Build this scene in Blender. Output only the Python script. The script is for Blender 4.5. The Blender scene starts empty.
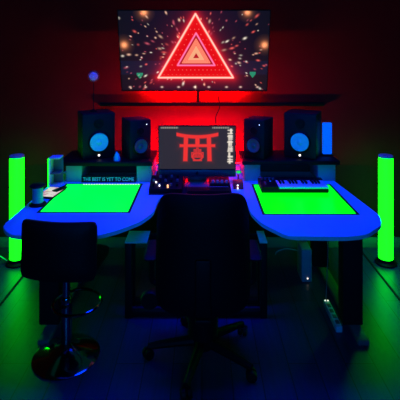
import bpy, bmesh, math, random
from mathutils import Vector, Matrix
R = math.radians
SC = bpy.context.scene
COL = SC.collection
random.seed(7)

# ------------------------------------------------------------ camera, world, lights, exposure
CAM_H = 1.75
F = 430.0
cam = bpy.data.objects.new('camera', bpy.data.cameras.new('camera'))
COL.objects.link(cam)
cam.location = (0, 0, CAM_H)
cam.rotation_euler = (R(90), 0, 0)
cam.data.sensor_width = 36
cam.data.lens = F / 400 * 36
cam.data.shift_x = -2 / 400
cam.data.shift_y = -150 / 400
cam.data.clip_start = 0.02
SC.camera = cam

w = bpy.data.worlds.new('room_dark'); SC.world = w
w.use_nodes = True
w.node_tree.nodes['Background'].inputs[0].default_value = (0.01, 0.02, 0.08, 1)
w.node_tree.nodes['Background'].inputs[1].default_value = 0.02

def area(name, loc, target, sx, sy, power, color, spread=180):
    d = bpy.data.lights.new(name, 'AREA'); d.shape = 'RECTANGLE'
    d.size = sx; d.size_y = sy; d.energy = power; d.color = color; d.spread = R(spread)
    o = bpy.data.objects.new(name, d); COL.objects.link(o)
    o.location = loc
    o.rotation_euler = (Vector(target) - Vector(loc)).to_track_quat('-Z', 'Y').to_euler()
    return o
# blue ceiling lamp over the desk, added teal fill behind the camera for front faces
area('blue_ceiling_light', (0, 2.75, 2.55), (0, 2.75, 0), 2.0, 0.7, 31, (0.0, 0.024, 1.0), 100)
area('teal_fill_light', (0, -1.7, 1.9), (0, 3.3, 0.9), 1.6, 0.6, 20, (0.0, 0.23, 1.0), 120)

SC.view_settings.view_transform = 'Standard'
SC.view_settings.look = 'None'
SC.view_settings.exposure = 0.0
SC.view_settings.gamma = 1.0
SC.view_settings.use_curve_mapping = False
SC.cycles.use_denoising = True
SC.cycles.max_bounces = 6

# ------------------------------------------------------------ helpers
def mat(name, col, rough=0.5, metal=0.0, emit=None, strength=0.0, noise=0.12, scale=30.0, bump=0.0, spec=0.5):
    m = bpy.data.materials.new(name); m.use_nodes = True
    nt = m.node_tree; b = nt.nodes['Principled BSDF']
    b.inputs['Roughness'].default_value = rough
    b.inputs['Metallic'].default_value = metal
    b.inputs['Specular IOR Level'].default_value = spec
    tc = nt.nodes.new('ShaderNodeTexCoord')
    nz = nt.nodes.new('ShaderNodeTexNoise'); nz.inputs['Scale'].default_value = scale
    nz.inputs['Detail'].default_value = 3
    nt.links.new(tc.outputs['Object'], nz.inputs['Vector'])
    mx = nt.nodes.new('ShaderNodeMix'); mx.data_type = 'RGBA'
    c0 = tuple(c * (1 - noise) for c in col); c1 = tuple(min(1, c * (1 + noise)) for c in col)
    mx.inputs[6].default_value = (*c0, 1); mx.inputs[7].default_value = (*c1, 1)
    nt.links.new(nz.outputs['Fac'], mx.inputs[0])
    nt.links.new(mx.outputs[2], b.inputs['Base Color'])
    if bump:
        bp = nt.nodes.new('ShaderNodeBump'); bp.inputs['Strength'].default_value = bump
        bp.inputs['Distance'].default_value = 0.01
        nt.links.new(nz.outputs['Fac'], bp.inputs['Height'])
        nt.links.new(bp.outputs[0], b.inputs['Normal'])
    if emit:
        b.inputs['Emission Color'].default_value = (*emit, 1)
        b.inputs['Emission Strength'].default_value = strength
    return m

def screen_mat(name, strength):
    m = bpy.data.materials.new(name); m.use_nodes = True
    nt = m.node_tree; b = nt.nodes['Principled BSDF']
    b.inputs['Base Color'].default_value = (0.001, 0.001, 0.001, 1)
    b.inputs['Roughness'].default_value = 0.4
    b.inputs['Specular IOR Level'].default_value = 0.1
    a = nt.nodes.new('ShaderNodeVertexColor'); a.layer_name = 'picture'
    nt.links.new(a.outputs['Color'], b.inputs['Emission Color'])
    b.inputs['Emission Strength'].default_value = strength
    return m

BLACK = mat('black_plastic', (0.003, 0.003, 0.004), 0.55, spec=0.18)
MATTE = mat('matte_black', (0.006, 0.006, 0.008), 0.8, spec=0.2)
METAL = mat('black_steel', (0.004, 0.004, 0.005), 0.5, spec=0.2)
LEATHER = mat('black_leather', (0.003, 0.002, 0.004), 0.6, bump=0.25, scale=120, spec=0.15)
MAROON = mat('dark_maroon_leather', (0.03, 0.002, 0.004), 0.55, bump=0.25, scale=120, spec=0.2)
CHROME = mat('chrome', (0.28, 0.28, 0.3), 0.12, 1.0, noise=0.03)
WHITE = mat('white_laminate', (0.8, 0.8, 0.8), 0.5, noise=0.03, scale=8)
DESKW = mat('white_desktop_blue_tint', (0.15, 0.75, 0.88), 0.55, noise=0.02, scale=6, spec=0.3)  # white top; blue light put into its colour to offset red bounce
PALE = mat('pale_grey_panel', (0.35, 0.38, 0.36), 0.6, noise=0.1, scale=15)
CONE = mat('white_speaker_cone', (0.85, 0.93, 0.93), 0.6, noise=0.05)
CAB = mat('speaker_cabinet', (0.004, 0.006, 0.007), 0.6, bump=0.1, scale=200, spec=0.3)
GREY = mat('grey_plastic', (0.12, 0.12, 0.13), 0.5)
PLATE = mat('white_plate', (0.75, 0.9, 0.85), 0.5)
WALLM = mat('deep_red_wall', (0.33, 0.006, 0.008), 0.9, noise=0.15, scale=5, bump=0.15, spec=0.15)
CEILM = mat('dark_ceiling', (0.03, 0.03, 0.035), 0.9)
GREEN_TUBE = mat('green_light_tube', (0.02, 0.1, 0.02), 0.4, emit=(0.002, 1.0, 0.002), strength=8.0)
GREEN_A = mat('green_glowing_glass', (0.002, 0.005, 0.002), 0.3, emit=(0.0, 1.0, 0.05), strength=1.8, spec=0.15)
GREEN_B = mat('lime_glowing_glass', (0.002, 0.005, 0.002), 0.3, emit=(0.0, 1.0, 0.002), strength=1.8, spec=0.15)
RED_LED = mat('red_led_strip', (0.1, 0.01, 0.01), 0.5, emit=(1.0, 0.0005, 0.002), strength=220)
RED_LED2 = mat('bright_red_led_strip', (0.1, 0.01, 0.01), 0.5, emit=(1.0, 0.0005, 0.002), strength=480)
WHITE_LED = mat('white_led', (0.5, 0.5, 0.5), 0.5, emit=(1.0, 0.9, 0.75), strength=2.0)
ORANGE_LED = mat('orange_led', (0.5, 0.3, 0.1), 0.5, emit=(1.0, 0.45, 0.15), strength=2.0)
BLUE_LIT = mat('blue_light_bar', (0.05, 0.1, 0.3), 0.4, emit=(0.0, 0.11, 1.0), strength=1.0)
GREEN_GLOW = mat('green_glow', (0.02, 0.2, 0.02), 0.5, emit=(0.0, 0.7, 0.05), strength=1.0)
TEAL_TXT = mat('teal_letters', (0.3, 0.95, 0.75), 0.5, noise=0.05)
BLUE_PL = mat('blue_grey_plastic', (0.12, 0.45, 0.55), 0.5)
DGREEN = mat('green_plastic', (0.05, 0.7, 0.1), 0.5)
REDM = mat('red_plastic', (0.6, 0.02, 0.03), 0.5)
CRYSTAL = mat('blue_crystal', (0.15, 0.6, 0.8), 0.2)
KEYW = mat('white_piano_keys', (0.8, 0.85, 0.9), 0.35, noise=0.02)
GLASS = bpy.data.materials.new('clear_glass'); GLASS.use_nodes = True
_g = GLASS.node_tree.nodes['Principled BSDF']
_g.inputs['Base Color'].default_value = (0.8, 0.75, 1, 1); _g.inputs['Roughness'].default_value = 0.05
_g.inputs['Transmission Weight'].default_value = 0.9; _g.inputs['IOR'].default_value = 1.4

def floor_material():
    m = bpy.data.materials.new('dark_plank_floor'); m.use_nodes = True
    nt = m.node_tree; b = nt.nodes['Principled BSDF']
    tc = nt.nodes.new('ShaderNodeTexCoord'); mp = nt.nodes.new('ShaderNodeMapping')
    mp.inputs['Rotation'].default_value = (0, 0, R(90))
    nt.links.new(tc.outputs['Object'], mp.inputs['Vector'])
    br = nt.nodes.new('ShaderNodeTexBrick')
    br.inputs['Color1'].default_value = (0.03, 0.036, 0.10, 1)
    br.inputs['Color2'].default_value = (0.04, 0.05, 0.14, 1)
    br.inputs['Mortar'].default_value = (0.012, 0.012, 0.012, 1)
    br.inputs['Scale'].default_value = 1.0
    br.inputs['Mortar Size'].default_value = 0.003
    br.inputs['Brick Width'].default_value = 1.2
    br.inputs['Row Height'].default_value = 0.16
    nt.links.new(mp.outputs[0], br.inputs['Vector'])
    mp2 = nt.nodes.new('ShaderNodeMapping'); mp2.inputs['Scale'].default_value = (14, 1.2, 1)
    nt.links.new(tc.outputs['Object'], mp2.inputs['Vector'])
    nz = nt.nodes.new('ShaderNodeTexNoise'); nz.inputs['Scale'].default_value = 3; nz.inputs['Detail'].default_value = 6
    nt.links.new(mp2.outputs[0], nz.inputs['Vector'])
    mx = nt.nodes.new('ShaderNodeMix'); mx.data_type = 'RGBA'; mx.blend_type = 'MULTIPLY'
    mx.inputs[0].default_value = 0.7
    nt.links.new(br.outputs['Color'], mx.inputs[6]); nt.links.new(nz.outputs['Color'], mx.inputs[7])
    nt.links.new(mx.outputs[2], b.inputs['Base Color'])
    b.inputs['Roughness'].default_value = 0.38
    b.inputs['Specular IOR Level'].default_value = 0.4
    return m
FLOORM = floor_material()

def addbox(bm, x0, x1, y0, y1, z0, z1, bevel=0.0, seg=2, mi=0, M=None):
    vs = [bm.verts.new((x, y, z)) for z in (z0, z1) for y in (y0, y1) for x in (x0, x1)]
    fs = [bm.faces.new([vs[i] for i in f]) for f in ((0,2,3,1),(4,5,7,6),(0,1,5,4),(2,6,7,3),(0,4,6,2),(1,3,7,5))]
    for f in fs: f.material_index = mi
    if bevel:
        es = {e for f in fs for e in f.edges}
        r = bmesh.ops.bevel(bm, geom=list(es), offset=bevel, segments=seg, profile=0.5, affect='EDGES')
        vs = list({v for v in vs if v.is_valid} | set(r['verts']))
        for f in r['faces']: f.material_index = mi
    if M is not None:
        bmesh.ops.transform(bm, matrix=M, verts=vs)
    return vs

def addlathe(bm, prof, seg=32, center=(0, 0, 0), M=None, mi=0):
    """profile of (r, z) revolved about z"""
    rings = []
    new = []
    for r, z in prof:
        if r < 1e-6:
            v = bm.verts.new((center[0], center[1], center[2] + z)); rings.append([v]); new.append(v)
        else:
            ring = [bm.verts.new((center[0] + r*math.cos(2*math.pi*k/seg), center[1] + r*math.sin(2*math.pi*k/seg), center[2] + z)) for k in range(seg)]
            rings.append(ring); new += ring
    for a, b in zip(rings, rings[1:]):
        for k in range(seg):
            k2 = (k+1) % seg
            if len(a) == 1 and len(b) == 1: continue
            if len(a) == 1: f = bm.faces.new((a[0], b[k2], b[k]))
            elif len(b) == 1: f = bm.faces.new((a[k], a[k2], b[0]))
            else: f = bm.faces.new((a[k], a[k2], b[k2], b[k]))
            f.material_index = mi
    if M is not None: bmesh.ops.transform(bm, matrix=M, verts=new)
    return new

def addtube(bm, pts, r, seg=10, closed=False, radii=None, mi=0):
    pts = [Vector(p) for p in pts]; n = len(pts); rings = []
    up = Vector((0, 0, 1)); prev = None
    for i, p in enumerate(pts):
        a = pts[(i-1) % n] if (closed or i) else pts[0]
        c = pts[(i+1) % n] if (closed or i < n-1) else pts[-1]
        t = (c - a).normalized()
        if prev is None:
            s = t.cross(up) if abs(t.dot(up)) < 0.95 else t.cross(Vector((1, 0, 0)))
        else:
            s = prev - t * prev.dot(t)
        s.normalize(); prev = s; u = s.cross(t).normalized()
        rr = radii[i] if radii else r
        rings.append([bm.verts.new(p + (s*math.cos(2*math.pi*k/seg) + u*math.sin(2*math.pi*k/seg)) * rr) for k in range(seg)])
    m = n if closed else n-1
    for i in range(m):
        A = rings[i]; B = rings[(i+1) % n]
        for k in range(seg):
            bm.faces.new((A[k], A[(k+1) % seg], B[(k+1) % seg], B[k])).material_index = mi
    if not closed:
        bm.faces.new(list(reversed(rings[0]))).material_index = mi; bm.faces.new(rings[-1]).material_index = mi

def spline(pts, n=8):
    P = [Vector(p) for p in pts]; P = [P[0]*2 - P[1]] + P + [P[-1]*2 - P[-2]]; out = []
    for i in range(1, len(P)-2):
        for k in range(n):
            t = k/n; a, b, c, d = P[i-1:i+3]
            out.append(0.5*((2*b) + (c-a)*t + (2*a-5*b+4*c-d)*t*t + (3*b-a-3*c+d)*t**3))
    out.append(P[-2]); return out

def addprism(bm, poly, z0, z1, bevel=0.0, M=None):
    lo = [bm.verts.new((x, y, z0)) for x, y in poly]; hi = [bm.verts.new((x, y, z1)) for x, y in poly]
    n = len(poly); fs = [bm.faces.new(list(reversed(lo))), bm.faces.new(hi)]
    for i in range(n): fs.append(bm.faces.new((lo[i], lo[(i+1) % n], hi[(i+1) % n], hi[i])))
    vs = lo + hi
    if bevel:
        es = set(fs[0].edges) | set(fs[1].edges)
        r = bmesh.ops.bevel(bm, geom=list(es), offset=bevel, segments=2, profile=0.5, affect='EDGES')
        vs = list({v for v in vs if v.is_valid} | set(r['verts']))
    if M is not None: bmesh.ops.transform(bm, matrix=M, verts=vs)

def obj(name, bm, m, parent=None, smooth=True, recalc=True):
    if recalc: bmesh.ops.recalc_face_normals(bm, faces=bm.faces[:])
    me = bpy.data.meshes.new(name); bm.to_mesh(me); bm.free()
    for x in (m if isinstance(m, (list, tuple)) else [m]): me.materials.append(x)
    if smooth:
        me.shade_smooth()
        me.set_sharp_from_angle(angle=R(35))
    o = bpy.data.objects.new(name, me); COL.objects.link(o)
    if parent: o.parent = parent
    return o

def box(name, dims, m, parent=None, bevel=0.003):
    bm = bmesh.new(); addbox(bm, *dims, bevel=bevel); return obj(name, bm, m, parent)

def tag(o, label, cat, group=None, kind=None):
    o['label'] = label; o['category'] = cat
    if group: o['group'] = group
    if kind: o['kind'] = kind
    return o

def thing(name, label, cat, loc=(0, 0, 0), rz=0, group=None):
    o = bpy.data.objects.new(name, None); COL.objects.link(o); o.empty_display_size = 0.1
    o.location = loc; o.rotation_euler = (0, 0, rz)
    return tag(o, label, cat, group)

def dup(o, parent=None):
    c = o.copy(); COL.objects.link(c)
    if parent: c.parent = parent
    for ch in [q for q in o.children]: dup(ch, c)
    return c

def struct(name, bm, m):
    o = obj(name, bm, m); o['kind'] = 'structure'; return o

def text_mesh(body, height, depth=0.002):
    """letters as mesh data, lying in xz plane facing -y, centred"""
    cu = bpy.data.curves.new('txt', 'FONT'); cu.body = body; cu.size = height / 0.7
    cu.extrude = depth/2; cu.align_x = 'CENTER'; cu.resolution_u = 3
    t = bpy.data.objects.new('txt', cu); COL.objects.link(t)
    dg = bpy.context.evaluated_depsgraph_get(); me = bpy.data.meshes.new_from_object(t.evaluated_get(dg))
    bpy.data.objects.remove(t); bpy.data.curves.remove(cu)
    bm = bmesh.new(); bm.from_mesh(me); bpy.data.meshes.remove(me)
    bmesh.ops.transform(bm, matrix=Matrix.Rotation(R(90), 4, 'X'), verts=bm.verts[:])
    return bm

# ------------------------------------------------------------ room
WY = 3.82
def wallbox(name, d, m=WALLM):
    bm = bmesh.new(); addbox(bm, *d); return struct(name, bm, m)
wallbox('floor', (-2.4, 2.4, -2.2, WY+0.1, -0.1, 0), FLOORM)
wallbox('ceiling', (-2.4, 2.4, -2.2, WY+0.1, 2.6, 2.7), CEILM)
wallbox('wall_back', (-2.4, 2.4, WY, WY+0.1, 0, 2.6))
wallbox('wall_left', (-2.5, -2.4, -2.2, WY+0.1, 0, 2.6))
wallbox('wall_right', (2.4, 2.5, -2.2, WY+0.1, 0, 2.6))
wallbox('wall_front', (-2.4, 2.4, -2.3, -2.2, 0, 2.6))
bm = bmesh.new(); addbox(bm, -2.4, 2.4, WY-0.015, WY, 0, 0.09, bevel=0.004); struct('baseboard_back', bm, GREY)
for i, x in enumerate((-1.385, 1.385)):       # dark seam strips running to the wall
    bm = bmesh.new(); addbox(bm, x-0.008, x+0.008, -2.2, WY-0.016, 0, 0.006, bevel=0.002); struct('trim_%d' % (i+1), bm, MATTE)

# ------------------------------------------------------------ desk
DZ = 0.75
desk = thing('studio_desk', 'large U-shaped studio desk with white top tinted blue for the light on black column legs', 'desk', (0, 2.95, 0))
OY = 2.95
def rounded(pts, it=2):
    for _ in range(it):
        out = []
        for i in range(len(pts)):
            a = Vector(pts[i]); b = Vector(pts[(i+1) % len(pts)])
            L = (b-a).length; q = min(0.25, 0.022/L)
            out += [tuple(a.lerp(b, q)), tuple(a.lerp(b, 1-q))]
        pts = out
    return pts
outline = [(-1.13, 3.79), (-1.135, 2.44), (-1.05, 2.335), (-0.98, 2.315), (-0.56, 2.315), (-0.46, 2.39), (-0.36, 2.50), (-0.30, 2.64), (-0.292, 2.90),
           (-0.26, 2.95), (0.26, 2.95), (0.293, 2.90), (0.30, 2.64), (0.345, 2.48), (0.46, 2.31), (0.77, 2.30), (0.89, 2.325), (1.03, 2.46), (1.075, 2.60), (1.0, 3.40), (1.0, 3.79)]
outline = rounded(outline)
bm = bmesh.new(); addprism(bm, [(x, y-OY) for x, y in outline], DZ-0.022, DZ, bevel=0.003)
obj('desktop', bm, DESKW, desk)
for sx, xc in ((-1, -0.955), (1, 0.942)):
    for y in (2.68, 3.40):
        bm = bmesh.new(); addbox(bm, xc-0.062, xc+0.062, y-OY, y-OY+0.10, 0.035, DZ-0.024, bevel=0.006)
        addbox(bm, xc-0.05, xc+0.05, y-OY-0.01, y-OY+0.11, DZ-0.05, DZ-0.024)
        obj('leg', bm, MATTE, desk)
    bm = bmesh.new(); addbox(bm, xc-0.02, xc+0.05, 2.54-OY, 3.58-OY, 0.0, 0.034, bevel=0.008); obj('foot', bm, GREY, desk)
    bm = bmesh.new(); addbox(bm, xc-0.03, xc+0.03, 2.5-OY, 3.5-OY, DZ-0.07, DZ-0.0235, bevel=0.004); obj('support_rail', bm, MATTE, desk)
bm = bmesh.new(); addbox(bm, -0.95, 0.93, 3.42-OY, 3.48-OY, DZ-0.12, DZ-0.071, bevel=0.004); obj('cross_beam', bm, MATTE, desk)

# glowing green panels
def light_panel(x0, x1, y0, y1, m, label, dots):
    hx, hy = (x1-x0)/2, (y1-y0)/2; b = 0.016
    bm = bmesh.new(); addbox(bm, -hx, hx, -hy, hy, 0.0, 0.0007); t = obj('light_panel', bm, m, desk)
    t.location = ((x0+x1)/2, (y0+y1)/2-OY, DZ); t['label'] = label
    bm = bmesh.new()
    addbox(bm, -hx-b, hx+b, -hy-b, -hy, 0, 0.001); addbox(bm, -hx-b, hx+b, hy, hy+b, 0, 0.001)
    addbox(bm, -hx-b, -hx, -hy, hy, 0, 0.001); addbox(bm, hx, hx+b, -hy, hy, 0, 0.001)
    bmesh.ops.remove_doubles(bm, verts=bm.verts[:], dist=1e-5)
    obj('panel_frame', bm, BLACK, t)
    if dots:
        bm = bmesh.new()
        for i in range(22):
            x = -hx*0.55 + i*(hx*1.5/21)
            addbox(bm, x-0.004, x+0.004, hy-0.006, hy+0.002, 0.0011, 0.0022)
        obj('led_row', bm, WHITE_LED, t)['kind'] = 'stuff'
    return t
light_panel(-1.0, -0.458, 2.655, 3.20, GREEN_A, 'glowing green glass panel in the left wing', True)
light_panel(0.383, 0.942, 2.625, 3.19, GREEN_B, 'glowing lime green glass panel in the right wing', False)

# ------------------------------------------------------------ speaker shelves
def shelf(x0, x1, b1, b2, y0, label, zt):
    t = thing('desk_shelf', label, 'shelf', ((x0+x1)/2, y0, DZ), group='speaker shelves on the desk'); xc = (x0+x1)/2
    bm = bmesh.new(); addbox(bm, x0-xc, x1-xc, 0, 3.62-y0, zt-0.03-DZ, zt-DZ, bevel=0.003); obj('shelf_board', bm, BLACK, t)
    for a, b in (b1, b2):
        bm = bmesh.new(); addbox(bm, a-xc, b-xc, 0.015, 0.30, 0, zt-0.03-DZ, bevel=0.003); obj('support', bm, PALE, t)
    box('back_panel', (b1[1]-xc+0.001, b2[0]-xc-0.001, 0.26, 0.275, 0, zt-0.031-DZ), mat('added_dark_panel', (0.06, 0.02, 0.015), 0.7), t)  # added dark sheet that hides red wall glow below the board
    return t
SZL, SZR = 0.905, 0.905
shelf(-1.09, -0.372, (-1.03, -0.91), (-0.495, -0.378), 3.24, 'black shelf on pale blocks over the left panel, with a lettered sign below', SZL)
shelf(0.31, 1.05, (0.322, 0.446), (0.885, 1.02), 3.27, 'black shelf on pale blocks behind the piano keyboard', SZR)

# sign
t = thing('sign', 'black sign with teal capital letters under the left speaker shelf', 'sign', (-0.705, 3.245, DZ))
box('board', (-0.205, 0.205, 0, 0.012, 0, 0.05), MATTE, t, 0.002)
bm = text_mesh('THE BEST IS YET TO COME', 0.027); bmesh.ops.transform(bm, matrix=Matrix.Translation((0, -0.001, 0.012)), verts=bm.verts[:])
xs = [v.co.x for v in bm.verts]; sc = 0.385/(max(xs)-min(xs))
bmesh.ops.transform(bm, matrix=Matrix.Diagonal((sc, 1, 1, 1)), verts=bm.verts[:])
obj('lettering', bm, TEAL_TXT, t, smooth=False)

# ------------------------------------------------------------ speakers
def cyl_front(z, y):   # lathe axis z -> facing -y
    return Matrix.Translation((0, y, z)) @ Matrix.Rotation(R(90), 4, 'X')
def make_speaker(name, label, w_, h_, d_, wr, wz, twz, white, loc, rz, group):
    t = thing(name, label, 'speaker', loc, rz, group)
    bm = bmesh.new(); addbox(bm, -w_/2, w_/2, -d_/2, d_/2, 0.003, h_, bevel=0.006); obj('cabinet', bm, CAB, t)
    bm = bmesh.new(); addlathe(bm, [(wr*1.18, 0), (wr*1.18, 0.006), (wr*1.05, 0.013), (wr*1.01, 0.012), (wr*1.01, 0)], 40, M=cyl_front(wz, -d_/2)); obj('woofer_ring', bm, BLACK, t)
    bm = bmesh.new(); addlathe(bm, [(wr, 0.001), (wr*0.95, 0.012), (wr*0.9, 0.013), (wr*0.38, 0.0012), (0, 0.001)], 40, M=cyl_front(wz, -d_/2))
    c = obj('woofer_cone', bm, CONE if white else GREY, t)
    bm = bmesh.new(); addlathe(bm, [(wr*0.34, 0.003), (wr*0.25, 0.007), (wr*0.12, 0.010), (0, 0.011)], 24, M=cyl_front(wz, -d_/2)); obj('dust_cap', bm, CONE if white else GREY, c)
    bm = bmesh.new(); addlathe(bm, [(wr*0.55, 0), (wr*0.5, 0.004), (wr*0.3, 0.001), (wr*0.15, 0.003), (0, 0.005)], 28, M=cyl_front(twz, -d_/2)); obj('tweeter', bm, BLACK, t)
    return t
big = 'tall studio monitors with pale round cones'
sml = 'small black studio monitors beside the screen'
bw, bh, bd = 0.25, 0.35, 0.24
s1 = make_speaker('studio_speaker', 'tall black speaker with pale blue round cone on left shelf', bw, bh, bd, 0.073, 0.128, 0.272, True, (-0.852, 3.455, SZL), R(25), big)
bm = bmesh.new(); addlathe(bm, [(0, 0), (0.0085, 0), (0.0085, 0.003), (0, 0.003)], 16, M=cyl_front(0.026, -bd/2)); obj('badge', bm, WHITE_LED, s1)
s2 = dup(s1); s2.location = (0.812, 3.455, SZR); s2.rotation_euler.z = R(-25)
s2['label'] = 'tall black speaker with pale blue round cone on right shelf'
s3 = make_speaker('bookshelf_speaker', 'small black speaker left of the computer screen', 0.17, 0.305, 0.20, 0.055, 0.105, 0.22, False, (-0.522, 3.40, SZL), R(30), sml)
bm = bmesh.new(); addbox(bm, 0.045, 0.051, -0.104, -0.10, 0.265, 0.271); obj('status_light', bm, WHITE_LED, s3)
s4 = dup(s3); s4.location = (0.45, 3.42, SZR); s4.rotation_euler.z = R(-30)
s4['label'] = 'small black speaker right of the computer screen'

# crystal ornament
bm = bmesh.new(); addlathe(bm, [(0.027, 0), (0.026, 0.02), (0.016, 0.05), (0, 0.072)], 6)
o = obj('crystal_ornament', bm, CRYSTAL, smooth=False); o.location = (-0.650, 3.285, SZL)
tag(o, 'small pale blue pointed crystal between the two left speakers', 'ornament')

# glass globe on a stick on the left speaker
t = thing('glass_globe', 'clear round globe on thin black stick above the left tall speaker', 'globe', (-0.875, 3.47, SZL+bh))
bm = bmesh.new(); addlathe(bm, [(0, 0), (0.03, 0), (0.03, 0.008), (0.008, 0.016), (0.003, 0.022), (0.003, 0.235), (0, 0.235)], 20); obj('stand', bm, BLACK, t)
bm = bmesh.new(); addlathe(bm, [(0.046*math.sin(math.pi*k/16), 0.282-0.046*math.cos(math.pi*k/16)) for k in range(17)], 28); obj('globe', bm, GLASS, t)
bm = bmesh.new(); addlathe(bm, [(0.024*math.sin(math.pi*k/8), 0.282-0.024*math.cos(math.pi*k/8)) for k in range(9)], 16); obj('core', bm, mat('violet_core', (0.2, 0.2, 0.7), 0.3, emit=(0.12, 0.12, 0.6), strength=0.4), t)

# blue light bar on right shelf
t = thing('light_bar', 'short glowing blue light bar standing on right end of speaker shelf', 'lamp', (1.003, 3.45, SZR))
box('base', (-0.04, 0.04, -0.03, 0.03, 0, 0.012), BLACK, t)
box('diffuser', (-0.036, 0.036, -0.015, 0.015, 0.012, 0.262), BLUE_LIT, t, 0.006)

# white open box at the left desk edge
t = thing('desk_organizer', 'white open box with green lit edge at back left desk corner', 'box', (-1.085, 3.14, DZ))
box('side_panel', (-0.036, -0.026, 0, 0.09, 0, 0.20), WHITE, t)
box('top_panel', (-0.036, 0.045, 0, 0.09, 0.201, 0.213), WHITE, t)
box('bottom_panel', (-0.025, 0.045, 0, 0.09, 0, 0.01), WHITE, t)
box('back_panel', (-0.025, 0.045, 0.078, 0.09, 0.011, 0.20), GREY, t)
box('shelf', (-0.025, 0.045, 0.004, 0.077, 0.09, 0.098), GREY, t, 0.001)
box('light_strip', (-0.042, -0.0365, 0, 0.02, 0, 0.203), GREEN_TUBE, t, 0.001)

# ------------------------------------------------------------ tube lamps
def make_tube(x, label):
    t = thing('tube_lamp', label, 'lamp', (x, 3.53, 0), group='green tube floor lamps')
    bm = bmesh.new(); addlathe(bm, [(0, 0), (0.085, 0), (0.085, 0.012), (0.064, 0.025), (0.062, 0.045), (0, 0.045)], 40); obj('base', bm, BLACK, t)
    bm = bmesh.new(); addlathe(bm, [(0, 0.046), (0.056, 0.046), (0.056, 0.868), (0, 0.868)], 40); obj('diffuser', bm, GREEN_TUBE, t)
    bm = bmesh.new(); addlathe(bm, [(0.0575, 0.869), (0.0575, 0.885), (0.053, 0.889), (0, 0.889)], 40); obj('cap', bm, WHITE, t)
    return t
make_tube(-1.52, 'glowing green floor tube lamp at the left end of the desk')
make_tube(1.508, 'glowing green floor tube lamp at the right end of the desk')

# ------------------------------------------------------------ pictures on the screens
def lerp3(a, b, t): return tuple(a[i]+(b[i]-a[i])*t for i in range(3))
def screen_mesh(W_, H_, nx, ny, fn):
    """flat display in xz plane facing -y; fn(u,v) gives linear colour, u right, v down, 0..1"""
    me = bpy.data.meshes.new('screen')
    vs = [((i/nx-0.5)*W_, 0, (0.5-j/ny)*H_) for j in range(ny+1) for i in range(nx+1)]
    fs = [(j*(nx+1)+i, (j+1)*(nx+1)+i, (j+1)*(nx+1)+i+1, j*(nx+1)+i+1) for j in range(ny) for i in range(nx)]
    me.from_pydata(vs, [], fs)
    ca = me.color_attributes.new('picture', 'FLOAT_COLOR', 'POINT')
    dat = []
    for j in range(ny+1):
        for i in range(nx+1):
            dat.extend((*fn(i/nx, j/ny), 1.0))
    ca.data.foreach_set('color', dat)
    return me

def seg_d(px, py, ax, ay, bx, by):
    dx, dy = bx-ax, by-ay; L = dx*dx+dy*dy
    t = max(0, min(1, ((px-ax)*dx+(py-ay)*dy)/L)) if L else 0
    return math.hypot(px-ax-t*dx, py-ay-t*dy)
def tri_sd(px, py, T):
    d = min(seg_d(px, py, *T[i], *T[(i+1) % 3]) for i in range(3))
    s = [(T[(i+1) % 3][0]-T[i][0])*(py-T[i][1])-(T[(i+1) % 3][1]-T[i][1])*(px-T[i][0]) for i in range(3)]
    return -d if (all(q >= 0 for q in s) or all(q <= 0 for q in s)) else d
# picture coordinates: u*150, v*81
T0 = ((76.5, 3), (38, 68), (115, 68)); C0 = (76.5, 45)
def scaled(T, s, c=(77, 47)): return tuple((c[0]+(x-c[0])*s, c[1]+(y-c[1])*s) for x, y in T)
T1 = ((77, 22), (58, 55), (96, 55))
T2 = [scaled(T1, s, (77, 45)) for s in (0.74, 0.64, 0.54, 0.44)]
T3 = scaled(T1, 0.16, (77, 46))
sparks = []
rs = random.Random(21)
for _ in range(900):
    a = rs.uniform(0, 2*math.pi); r = 22 + 75*rs.random()**0.8
    x = 76.5+math.cos(a)*r*1.15; y = 44+math.sin(a)*r*0.8
    if not (0 < x < 150 and 0 < y < 81): continue
    if tri_sd(x, y, T0) < 1.0: continue
    if len(sparks) > 170: break
    b = rs.random()
    c = ((1, 0.55, 0.38), (1, 0.12, 0.1), (1, 0.85, 0.7), (0.55, 0.08, 0.12))[min(3, int(b*4))]
    sz = rs.choice((0.45, 0.5, 0.6, 0.8, 1.0)); L = sz*rs.uniform(1.2, 2.4)
    sparks.append((x, y, math.cos(a), math.sin(a), sz, L, c, rs.uniform(0.35, 1.1)))
for k in range(9):
    sparks.append((9+k*16.5+rs.uniform(-2, 2), 78, 1, 0, 0.9, 1.3, (1, 0.6, 0.5), 0.9))
big_lights = [(4.5, 34, 2.8), (146, 34, 2.8), (25.5, 1.5, 2.8), (128, 1.5, 2.6)]
grid = {}
for s in sparks:
    for gx in range(int(s[0]//8)-1, int(s[0]//8)+2):
        for gy in range(int(s[1]//8)-1, int(s[1]//8)+2): grid.setdefault((gx, gy), []).append(s)
def dots(x, y):
    gx, gy = x/4.2, y/5.2
    fx = (gx + (0.5 if int(math.floor(gy)) % 2 else 0)) % 1 - 0.5; fy = gy % 1 - 0.5
    return max(0, 1 - math.hypot(fx*4.2, fy*5.2)/0.7)
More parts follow.
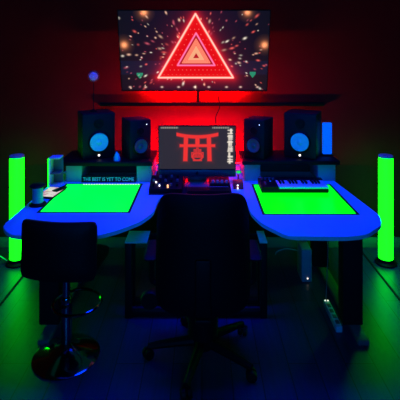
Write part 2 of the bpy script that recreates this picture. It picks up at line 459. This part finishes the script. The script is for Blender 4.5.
def tv_picture(u, v):
    x, y = u*150, v*81
    c = [0.005+0.004*v, 0.005, 0.012+0.008*math.sin(u*3.1)]
    if 0.62 < v < 0.8: c[2] += 0.015; c[1] += 0.003
    d = tri_sd(x, y, T0)
    def add(col, k):
        for i in range(3): c[i] += col[i]*k
    if d > 0: add((1.0, 0.01, 0.012), 0.9*math.exp(-d/2.6) + 0.10*math.exp(-d/11))
    else:
        c[0], c[1], c[2] = 0.78, 0.003, 0.006
        dd = -d
        add((1.0, 0.06, 0.04), 0.35*math.exp(-dd/1.5))
        d1 = tri_sd(x, y, T1)
        if d1 > 2: add((0.6, 0.2, 0.15), 0.9*dots(x, y)*(1 if dd > 3 else 0))
        if d1 < 0:
            c[0] = 0.45; c[1] = 0.01; c[2] = 0.015
            for k, T in enumerate(T2):
                dk = abs(tri_sd(x, y, T)); add((1.0, 0.35, 0.2), 0.9*math.exp(-(dk/0.45)**2))
            if tri_sd(x, y, T2[3]) < 0: c[0], c[1], c[2] = 0.95, 0.42, 0.22
            if tri_sd(x, y, T3) < 0: c[0], c[1], c[2] = 0.5, 0.01, 0.02
        add((1.0, 0.25, 0.6), 1.0*math.exp(-(d1/0.65)**2))
    add((1.0, 0.7, 0.55), 1.15*math.exp(-(d/0.75)**2))
    for s in grid.get((int(x//8), int(y//8)), ()):
        rx, ry = x-s[0], y-s[1]; a = rx*s[2]+ry*s[3]; b = -rx*s[3]+ry*s[2]
        q = (a/s[5])**2+(b/s[4])**2
        if q < 6: add(s[6], s[7]*math.exp(-q*1.2))
    for bx_, by_, br in big_lights:
        q = ((x-bx_)**2+(y-by_)**2)/br**2
        if q < 16: add((1.0, 0.32, 0.12), 1.4*math.exp(-q)+0.15*math.exp(-q/5))
    for gx_, gy_ in ((19, 65), (135, 64)):
        q = y-gy_
        if -2 < q < 4 and abs(x-gx_) < 3.2-max(0, q)*0.75: add((0.0, 0.25, 0.12), 1.0)
    return [min(1.3, q) for q in c]

# ------------------------------------------------------------ television
TVW, TVH = 1.256, 0.706
t = thing('television', 'large wall-mounted television showing nested glowing red triangles', 'television', (-0.066, 3.70, 1.397))
t.rotation_euler = (R(15.6), 0, 0)
bm = bmesh.new(); addbox(bm, -TVW/2, TVW/2, 0.002, 0.022, 0, TVH, bevel=0.003)
addbox(bm, -0.35, 0.35, 0.022, 0.045, 0.12, 0.5, bevel=0.006); obj('housing', bm, BLACK, t)
bm = bmesh.new(); b = 0.007
addbox(bm, -TVW/2, TVW/2, -0.002, 0.002, 0, b+0.004); addbox(bm, -TVW/2, TVW/2, -0.002, 0.002, TVH-b, TVH)
addbox(bm, -TVW/2, -TVW/2+b, -0.002, 0.002, b+0.004, TVH-b); addbox(bm, TVW/2-b, TVW/2, -0.002, 0.002, b+0.004, TVH-b)
obj('bezel', bm, BLACK, t)
me = screen_mesh(TVW-2*b, TVH-2*b-0.004, 420, 226, tv_picture); me.materials.append(screen_mat('television_picture', 1.0))
o = bpy.data.objects.new('screen', me); COL.objects.link(o); o.parent = t; o.location = (0, 0.0, TVH/2+0.002)
t = thing('wall_bracket', 'black bracket dropping from the television to the wall rail', 'bracket', (-0.035, WY, 1.3))
box('plate', (-0.012, 0.012, -0.02, 0, -0.012, 0.62), BLACK, t, 0.002)
box('arm', (-0.012, 0.012, -0.055, -0.021, 0.30, 0.33), BLACK, t, 0.002)
bm = bmesh.new(); addtube(bm, spline([(0.15, 3.765, 1.44), (0.14, 3.785, 1.36), (0.155, 3.782, 1.25), (0.12, 3.785, 1.15), (0.135, 3.785, 1.0), (0.13, 3.79, 0.8)]), 0.004)
tag(obj('power_cable', bm, BLACK), 'thin black cable hanging from the television down the red wall', 'cable')
bm = bmesh.new(); addbox(bm, -0.90, 1.08, WY-0.03, WY-0.001, 1.255, 1.285, bevel=0.003)
tag(obj('wall_rail', bm, BLACK), 'long black horizontal rail on the wall beneath the television', 'rail')

# red LED strips: behind the television, and along the back edge of the desk
def led(loc, L, label, rx, m_=None):
    t = thing('led_strip', label, 'led strip', loc); t.rotation_euler = (rx, 0, 0)
    box('backing', (-L/2, L/2, -0.004, 0.0, -0.006, 0.006), BLACK, t, 0.001)
    box('diodes', (-L/2, L/2, 0.0005, 0.004, -0.005, 0.005), m_ or RED_LED, t, 0.001)
led((-0.06, 3.74, 1.42), 0.85, 'red light strip behind the lower edge of the television', R(-20))
led((-0.03, 3.60, 0.80), 0.72, 'red light strip on the back edge of the desk behind the computer', R(30), RED_LED2)

# ------------------------------------------------------------ all-in-one computer
GLY = []
rg = random.Random(5)
for k in range(6):
    gy0 = 3.5+k*5.9
    for _ in range(7):
        if rg.random() < 0.5: GLY.append((70.0+rg.uniform(-0.5, 0.5), gy0+rg.uniform(0, 4.6), 74.2, None))
        else: GLY.append((70.6+rg.uniform(0, 3), gy0, None, gy0+4.6))
def mac_picture(u, v):
    x, y = u*76+0.8, v*42.5+0.8      # 77.3 x 44 grid
    c = [0.028, 0.024, 0.036]
    e = 1e9
    # torii: curved lintel, tie beam, pillars, centre strut (outlined neon)
    cx = 39.2
    if abs(x-cx) < 21:
        sag = 11.2-2.6*((x-cx)/21)**2
        e = min(e, max(abs(y-sag)-1.15, abs(x-cx)-20.6))
    e = min(e, max(abs(x-cx)-17.3, abs(y-20.0)-0.9))
    for sx in (-1, 1):
        px = cx+sx*(11.7+(y-20)*0.03)
        e = min(e, max(abs(x-px)-1.6, 11.5-y, y-35))
    e = min(e, max(abs(x-cx)-1.6, 12-y, y-19))
    r = 0
    if e < 0: r = 0.85
    else: r = 0.8*math.exp(-(e/0.55)**2)+0.10*math.exp(-e/1.6)
    # small emblem of upright loops between the pillars
    m = 1e9
    for k, (ox, top) in enumerate(((-5, 27), (-2.6, 24), (0, 22.3), (2.6, 24), (5, 27))):
        m = min(m, abs(max(abs(x-cx-ox)-0.7, top-y, y-31.5))-0.05)
    m = min(m, abs(math.hypot((x-cx)/1.35, y-31)-3.6)-0.2, max(abs(x-cx)-4, abs(y-34.6)-0.35))
    r = max(r, 0.75*math.exp(-(max(m, 0)/0.5)**2))
    c[0] += r; c[1] = c[1]*(1-min(1, r))+r*0.035; c[2] = c[2]*(1-min(1, r))+r*0.03
    g = 0
    for ax, ay, bx_, by_ in GLY:
        d = seg_d(x, y, ax, ay, bx_ if bx_ else ax, by_ if by_ else ay)
        if d < 1.4: g = max(g, math.exp(-(d/0.55)**2))
    if 1.2 < y < 3.0 and (2.5 < x < 20 or 54 < x < 71): g = max(g, 0.45*(0.5+0.5*math.sin(x*5.1)*math.sin(x*2.3+1)))
    for i, q in enumerate((0.85, 0.75, 0.62)): c[i] += g*q
    return [min(1.2, q) for q in c]
t = thing('desktop_computer', 'slim all-in-one computer with a red temple gate on screen', 'computer', (-0.037, 3.20, DZ+0.003))
mw, z0, z1 = 0.576, 0.055, 0.434
bm = bmesh.new(); addbox(bm, -mw/2, mw/2, 0.001, 0.018, z0, z1, bevel=0.005); addbox(bm, -mw*0.38, mw*0.38, 0.018, 0.032, z0+0.05, z1-0.06, bevel=0.01); obj('housing', bm, BLACK, t)
box('chin', (-mw/2, mw/2, -0.004, 0.001, z0, z0+0.05), mat('blue_grey_aluminium', (0.06, 0.07, 0.10), 0.4, 0.6), t, 0.002)
bm = bmesh.new(); bz = 0.006; a, c_ = z0+0.051, z1
addbox(bm, -mw/2, mw/2, -0.003, 0.001, c_-bz, c_); addbox(bm, -mw/2, mw/2, -0.003, 0.001, a, a+bz)
addbox(bm, -mw/2, -mw/2+bz, -0.003, 0.001, a+bz, c_-bz); addbox(bm, mw/2-bz, mw/2, -0.003, 0.001, a+bz, c_-bz); obj('bezel', bm, BLACK, t)
me = screen_mesh(mw-2*bz, c_-a-2*bz, 300, 170, mac_picture); me.materials.append(screen_mat('computer_picture', 1.0))
o = bpy.data.objects.new('screen', me); COL.objects.link(o); o.parent = t; o.location = (0, 0, (a+c_)/2)
bm = bmesh.new(); addlathe(bm, [(0, 0), (0.011, 0), (0.010, 0.001), (0, 0.0012)], 20, M=cyl_front(z0+0.025, -0.004))
addlathe(bm, [(0, 0), (0.003, 0), (0.003, 0.001), (0, 0.001)], 10, M=cyl_front(z0+0.039, -0.004) @ Matrix.Translation((0.003, 0, 0))); obj('logo', bm, MATTE, t)
bm = bmesh.new()
addbox(bm, -0.09, 0.09, -0.07, 0.11, 0, 0.008, bevel=0.003); addbox(bm, -0.07, 0.07, 0.05, 0.062, 0.008, 0.20, bevel=0.003)
obj('stand', bm, mat('aluminium', (0.3, 0.3, 0.32), 0.4, 0.8), t)

# ------------------------------------------------------------ things in the middle of the desk
bm = bmesh.new(); addbox(bm, -0.37, 0.208, 2.965, 3.56, DZ, DZ+0.003, bevel=0.001)  # added dark sheet so the middle of the desk reflects less red
tag(obj('added_dark_mat', bm, MATTE), 'added thin black mat under the computer and its keyboard', 'mat')
t = thing('mixer', 'small black mixer with lit knobs left of the computer', 'mixer', (-0.255, 3.075, DZ+0.003))
bm = bmesh.new()
pro = [(-0.085, 0), (0.085, 0), (0.085, 0.075), (-0.085, 0.03)]
addprism(bm, pro, -0.115, 0.115, bevel=0.003, M=Matrix(((0, 0, 1, 0), (1, 0, 0, 0), (0, 1, 0, 0), (0, 0, 0, 1))))
obj('case', bm, BLACK, t)
lit = {(0, 0): 1, (1, 2): 1, (2, 4): 2, (0, 4): 0}
def slope(y): return 0.0525 + y*0.045/0.17
for i in range(5):
    for j in range(3):
        x = -0.09+i*0.042; y = 0.06-j*0.052
        bm = bmesh.new(); addlathe(bm, [(0.010, 0), (0.009, 0.016), (0, 0.017)], 14, center=(x, y, slope(y)))
        obj('knob', bm, {0: BLACK, 1: GREY}[(i+j) % 2], t)
for (x, y, m_) in ((-0.072, -0.01, WHITE_LED), (-0.045, -0.05, WHITE_LED), (0.014, -0.052, ORANGE_LED), (0.016, -0.068, ORANGE_LED)):
    bm = bmesh.new(); addlathe(bm, [(0.006, 0), (0.0055, 0.010), (0, 0.014)], 12, center=(x, y, slope(y))); obj('indicator_light', bm, m_, t)

t = thing('computer_keyboard', 'flat black computer keyboard in front of the computer', 'keyboard', (0.045, 3.035, DZ+0.003))
box('base', (-0.15, 0.15, -0.06, 0.055, 0, 0.014), BLACK, t)
for r_ in range(5):
    bm = bmesh.new()
    for k in range(15):
        addbox(bm, -0.144+k*0.0193, -0.144+k*0.0193+0.017, -0.055+r_*0.0215, -0.055+r_*0.0215+0.019, 0.0142, 0.020)
    obj('key_row', bm, GREY if r_ == 4 else BLACK, t)

t = thing('knob_controller', 'small controller with grey knobs beneath right half of computer screen', 'controller', (0.13, 3.145, DZ+0.003))
box('case', (-0.07, 0.07, -0.045, 0.02, 0, 0.03), BLACK, t)
for i in range(4):
    bm = bmesh.new(); addlathe(bm, [(0.012, 0), (0.010, 0.018), (0, 0.019)], 14, center=(-0.05+i*0.033, -0.012, 0.0305)); obj('knob', bm, PALE, t)

t = thing('desk_lamp_puck', 'small red box with white lights right of the computer', 'device', (0.262, 3.13, DZ))
box('case', (-0.035, 0.035, -0.05, 0.05, 0, 0.045), REDM, t)
for z, yy in ((0.030, 0), (0.010, 0)):
    bm = bmesh.new(); addlathe(bm, [(0.006, 0), (0.005, 0.005), (0, 0.006)], 12, M=Matrix.Translation((-0.006, -0.05, z)) @ Matrix.Rotation(R(90), 4, 'X')); obj('indicator_light', bm, WHITE_LED, t)
t.name = 'audio_box'
t = thing('glowing_ornament', 'tiny green ornament made to glow beside the right edge of the computer', 'light', (0.272, 3.235, DZ))
bm = bmesh.new(); addlathe(bm, [(0, 0), (0.018, 0), (0.018, 0.006), (0.005, 0.012), (0.005, 0.065), (0, 0.065)], 16); obj('stand', bm, BLACK, t)
bm = bmesh.new(); addlathe(bm, [(0, -0.02), (0.013, 0.0), (0.010, 0.012), (0, 0.028)], 12, M=Matrix.Translation((0, 0, 0.082)) @ Matrix.Rotation(R(90), 4, 'Y')); obj('lens', bm, GREEN_GLOW, t)  # ornament body given its own glow so its green shows

# ------------------------------------------------------------ piano keyboard on right panel
t = thing('piano_keyboard', 'short black piano keyboard with blue-lit white keys', 'keyboard', (0.65, 3.095, DZ+0.003))
bm = bmesh.new(); addbox(bm, -0.235, 0.235, -0.10, 0.11, 0, 0.030, bevel=0.005); addbox(bm, -0.235, -0.115, -0.10, 0.11, 0.030, 0.044, bevel=0.003)
addbox(bm, -0.114, 0.235, 0.055, 0.11, 0.030, 0.048, bevel=0.003); obj('case', bm, BLACK, t)
kw = 0.346/15
for k in range(15):
    x0 = -0.113+k*kw
    box('white_key', (x0+0.0006, x0+kw-0.0006, -0.105, 0.053, 0.031, 0.044), KEYW, t, 0.0015)
    if k % 7 in (0, 1, 3, 4, 5) and k < 14:
        box('black_key', (x0+kw-0.0065, x0+kw+0.0065, -0.035, 0.053, 0.0445, 0.056), BLACK, t, 0.002)
for i in range(4):
    bm = bmesh.new(); addlathe(bm, [(0.009, 0), (0.008, 0.014), (0, 0.015)], 14, center=(-0.21+i*0.027, 0.07, 0.0445)); obj('knob', bm, GREY, t)
box('pitch_wheel', (-0.205, -0.193, -0.06, 0.0, 0.0445, 0.052), GREY, t, 0.003)
bm = bmesh.new(); addbox(bm, -0.16, -0.15, 0.02, 0.03, 0.0445, 0.047); obj('indicator_light', bm, BLUE_LIT, t)

# ------------------------------------------------------------ left wing items
t = thing('cable_spool', 'spool with blue-grey core and dark round flanges beside left panel', 'spool', (-1.06, 2.775, DZ))
bm = bmesh.new(); addlathe(bm, [(0, 0), (0.052, 0), (0.052, 0.010), (0.036, 0.018), (0, 0.018)], 28); obj('flange', bm, BLACK, t)
bm = bmesh.new(); addlathe(bm, [(0, 0.115), (0.030, 0.115), (0.050, 0.120), (0.052, 0.128), (0.045, 0.133), (0, 0.135)], 28); obj('flange', bm, BLACK, t)
bm = bmesh.new(); addlathe(bm, [(0, 0.019), (0.034, 0.019), (0.033, 0.06), (0.034, 0.114), (0, 0.114)], 28); obj('core', bm, BLUE_PL, t)
t = thing('booklet', 'small tablet with added pale glow by the spool on the left wing', 'booklet', (-1.045, 2.985, DZ+0.003), R(-8))
box('case', (-0.062, 0.062, -0.10, 0.10, 0, 0.012), BLACK, t)
LIT = mat('pale_glow', (0.02, 0.02, 0.02), 0.4, emit=(0.62, 0.52, 0.50), strength=1.0)
NT = LIT.node_tree; _e = NT.nodes.new('ShaderNodeTexNoise'); _e.inputs['Scale'].default_value = 28
_r = NT.nodes.new('ShaderNodeValToRGB'); _r.color_ramp.elements[0].position = 0.40; _r.color_ramp.elements[0].color = (0.5, 0.2, 0.3, 1)
_r.color_ramp.elements[1].position = 0.5; _r.color_ramp.elements[1].color = (0.68, 0.62, 0.58, 1)
_t = NT.nodes.new('ShaderNodeTexCoord'); NT.links.new(_t.outputs['Object'], _e.inputs['Vector']); NT.links.new(_e.outputs['Fac'], _r.inputs[0])
NT.links.new(_r.outputs[0], NT.nodes['Principled BSDF'].inputs['Emission Color'])
box('screen', (-0.058, 0.058, -0.096, 0.096, 0.0122, 0.0135), LIT, t, 0.0003)  # white booklet face with added glow to look bright
bm = bmesh.new(); addbox(bm, -0.022, 0.022, -0.055, 0.055, 0, 0.009, bevel=0.003)
o = obj('phone', bm, BLACK); o.location = (-1.0, 3.03, DZ+0.017); o.rotation_euler.z = R(-25)
tag(o, 'small black phone lying on the glowing tablet', 'phone')

# ------------------------------------------------------------ low frame under the desk
t = thing('low_stand', 'low black metal frame with pale top plates behind the office chair', 'stand', (-0.04, 2.80, 0))
X0, X1, ZT = -0.463, 0.466, 0.50
for a, b in ((X0, X0+0.145), (X1-0.05, X1)):
    box('top_plate', (a, b, 0, 0.175, ZT-0.01, ZT), PLATE, t, 0.001)
for x in (X0, X1-0.045):
    for y in (0, 0.135):
        box('leg', (x, x+0.045, y, y+0.04, 0, ZT-0.011), METAL, t)
for y in (0, 0.135):
    box('lower_rail', (X0+0.046, X1-0.046, y, y+0.035, 0.012, 0.05), METAL, t)
box('upper_rail', (X0+0.046, X1-0.046, 0.14, 0.17, ZT-0.05, ZT-0.012), METAL, t)

# ------------------------------------------------------------ floor items at right
t = thing('power_strip', 'slim blue-lit power strip on floor beside the right desk leg', 'power strip', (0.85, 2.805, 0))
box('body', (-0.02, 0.02, -0.145, 0.145, 0, 0.04), mat('pale_blue_plastic', (0.45, 0.6, 0.75), 0.5), t, 0.006)
for x in (-0.012, 0.006): box('indicator_light', (x, x+0.006, 0.125, 0.131, 0.0401, 0.044), WHITE_LED, t, 0)
for k in range(4): box('socket', (-0.012, 0.012, -0.12+k*0.058, -0.085+k*0.058, 0.0401, 0.042), GREY, t, 0.0005)
bm = bmesh.new(); addtube(bm, spline([(0.85, 2.953, 0.03), (0.87, 3.0, 0.15), (0.89, 3.05, 0.4), (0.88, 3.2, 0.6), (0.87, 3.30, 0.67)]), 0.003)
tag(obj('charging_cable', bm, GREY), 'thin cable rising from the power strip to the desk underside', 'cable')
t = thing('router', 'narrow blue-grey upright box with one white light under the right wing', 'router', (0.79, 3.32, 0))
box('case', (-0.038, 0.038, -0.08, 0.08, 0, 0.245), mat('blue_grey_case', (0.25, 0.35, 0.4), 0.5), t, 0.006)
box('indicator_light', (-0.004+0.006, 0.004+0.006, -0.084, -0.0805, 0.025, 0.033), WHITE_LED, t, 0)
bm = bmesh.new(); addtube(bm, spline([(0.745, 3.32, 0.2), (0.70, 3.25, 0.24), (0.62, 3.2, 0.27), (0.56, 3.2, 0.25), (0.55, 3.22, 0.22)]), 0.004)
tag(obj('curled_cable', bm, PALE), 'pale curled cable arching from the upright box under the desk', 'cable')
bm = bmesh.new(); addtube(bm, spline([(-1.60, 3.53, 0.02), (-1.66, 3.45, 0.12), (-1.72, 3.42, 0.19), (-1.80, 3.5, 0.2), (-1.95, 3.6, 0.14), (-2.05, 3.6, 0.01)]), 0.005)
tag(obj('lamp_cable', bm, PALE), 'pale cable looping away from the left tube lamp', 'cable')

# ------------------------------------------------------------ bar stool
t = thing('bar_stool', 'low-backed dark maroon bar stool on a chrome pedestal', 'stool', (-0.775, 2.46, 0), R(-6))
bm = bmesh.new(); addlathe(bm, [(0, 0), (0.185, 0), (0.187, 0.006), (0.17, 0.016), (0.10, 0.035), (0.045, 0.060), (0.03, 0.08), (0, 0.08)], 56); obj('base', bm, CHROME, t)
bm = bmesh.new(); addlathe(bm, [(0.030, 0.081), (0.030, 0.33), (0.026, 0.34), (0.021, 0.345), (0.021, 0.50), (0.06, 0.505), (0.06, 0.52), (0, 0.52)], 28); obj('column', bm, CHROME, t)
bm = bmesh.new()
ring = [(0.045+0.135*math.cos(a), 0.045+0.135*math.sin(a), 0.285) for a in [2*math.pi*k/36 for k in range(36)]]
addtube(bm, ring, 0.009, 10, closed=True); addtube(bm, [(-0.02, -0.02, 0.285), (-0.05, -0.05, 0.285)], 0.008); obj('footrest', bm, CHROME, t)
def cushion(bm, w_, h_, d_, curve, M, nx=20, nz=12, p=4.5):
    """rounded slab in xz, thickness in y, bowed by curve"""
    V = {}
    for side in (0, 1):
        for i in range(nx+1):
            for j in range(nz+1):
                u = i/nx*2-1; v = j/nz*2-1
                k = (abs(u)**p+abs(v)**p)**(1/p) if (u or v) else 0
                m_ = max(abs(u), abs(v)); s = m_/k if k else 1
                x, z = u*s*w_/2, v*s*h_/2
                th = d_/2*(1-m_**6*0.75)
                y = (-th if side == 0 else th) + curve*(x/(w_/2))**2
                V[side, i, j] = bm.verts.new(M @ Vector((x, y, z)))
    for side in (0, 1):
        for i in range(nx):
            for j in range(nz):
                q = [V[side, i, j], V[side, i+1, j], V[side, i+1, j+1], V[side, i, j+1]]
                bm.faces.new(q if side == 0 else q[::-1])
    loop = [(i, 0) for i in range(nx)]+[(nx, j) for j in range(nz)]+[(i, nz) for i in range(nx, 0, -1)]+[(0, j) for j in range(nz, 0, -1)]
    for a, b in zip(loop, loop[1:]+loop[:1]):
        bm.faces.new((V[0, *a], V[1, *a], V[1, *b], V[0, *b]))
I = Matrix.Identity(4)
bm = bmesh.new(); cushion(bm, 0.405, 0.295, 0.06, 0.04, Matrix.Translation((0.055, -0.262, 0.72)) @ Matrix.Rotation(R(-3), 4, 'X'), p=14); obj('backrest', bm, MAROON, t)
bm = bmesh.new(); cushion(bm, 0.39, 0.36, 0.07, 0.0, Matrix.Translation((0.02, -0.005, 0.557)) @ Matrix.Rotation(R(90), 4, 'X'), p=6); obj('seat', bm, MAROON, t)

# ------------------------------------------------------------ office chair
t = thing('office_chair', 'tall black office chair with armrests pushed into the desk recess', 'chair', (0.005, 2.45, 0))
bm = bmesh.new(); addlathe(bm, [(0, 0.065), (0.055, 0.065), (0.06, 0.12), (0.085, 0.14), (0.09, 0.30), (0.10, 0.375), (0, 0.375)], 24); obj('column', bm, BLACK, t)
for k in range(5):
    a = R(-34-72*k); ca, sa = math.cos(a), math.sin(a)
    bm = bmesh.new()
    addtube(bm, [(ca*r_, sa*r_, z_) for r_, z_ in ((0.045, 0.10), (0.15, 0.09), (0.27, 0.075), (0.31, 0.07))], 0.02, 10, radii=(0.028, 0.024, 0.019, 0.016)); l = obj('base_leg', bm, BLACK, t)
    bm = bmesh.new()
    M = Matrix.Translation((ca*0.31, sa*0.31, 0.03)) @ Matrix.Rotation(a+0.6, 4, 'Z') @ Matrix.Rotation(R(90), 4, 'X')
    for s in (-1, 1):
        addlathe(bm, [(0, s*0.006), (0.029, s*0.006), (0.03, s*0.014), (0.026, s*0.026), (0, s*0.027)], 20, M=M)
    addlathe(bm, [(0.008, -0.006), (0.008, 0.006)], 10, M=M); addtube(bm, [(ca*0.31, sa*0.31, 0.045), (ca*0.31, sa*0.31, 0.068)], 0.007, 8)
    obj('caster', bm, BLACK, l)
box('seat_mechanism', (-0.10, 0.10, -0.14, 0.10, 0.376, 0.418), BLACK, t, 0.01)
bm = bmesh.new(); cushion(bm, 0.50, 0.44, 0.09, 0.0, Matrix.Translation((0, 0.03, 0.464)) @ Matrix.Rotation(R(90), 4, 'X'), p=6); obj('seat', bm, LEATHER, t)
bm = bmesh.new()
# backrest with a slightly narrower top
cushion(bm, 0.49, 0.61, 0.085, -0.0, Matrix.Translation((0, -0.25, 0.70)) @ Matrix.Rotation(R(-3), 4, 'X'), p=7, nz=24)
for v in bm.verts:
    q = (v.co.z-0.4)/0.6; v.co.x *= 1.02-0.05*max(0, q)**2; v.co.y += 0.055*(v.co.x/0.22)**2
bo = obj('backrest', bm, LEATHER, t)
bm = bmesh.new(); addbox(bm, -0.04, 0.04, -0.31, -0.295, 0.41, 0.70, bevel=0.01); addbox(bm, -0.04, 0.04, -0.32, -0.13, 0.385, 0.41, bevel=0.008); obj('back_support', bm, BLACK, t)
for s in (-1, 1):
    bm = bmesh.new()
    addtube(bm, spline([(s*0.20, 0.02, 0.405), (s*0.285, 0.02, 0.42), (s*0.295, 0.01, 0.50), (s*0.29, 0.0, 0.60)], 5), 0.016, 10); ar = obj('armrest', bm, BLACK, t)
    bm = bmesh.new(); cushion(bm, 0.075, 0.25, 0.035, 0.0, Matrix.Translation((s*0.287, -0.01, 0.615)) @ Matrix.Rotation(R(90), 4, 'X'), nx=8, nz=14, p=5); obj('arm_pad', bm, LEATHER, ar)
bm = bmesh.new(); addlathe(bm, [(0, -0.02), (0.044, -0.02), (0.048, -0.012), (0.048, 0.012), (0.044, 0.02), (0, 0.02)], 28, M=Matrix.Translation((-0.285, -0.14, 0.41)) @ Matrix.Rotation(R(90), 4, 'X'))
addtube(bm, [(-0.10, -0.06, 0.40), (-0.24, -0.14, 0.41)], 0.008); obj('tilt_knob', bm, BLACK, t)
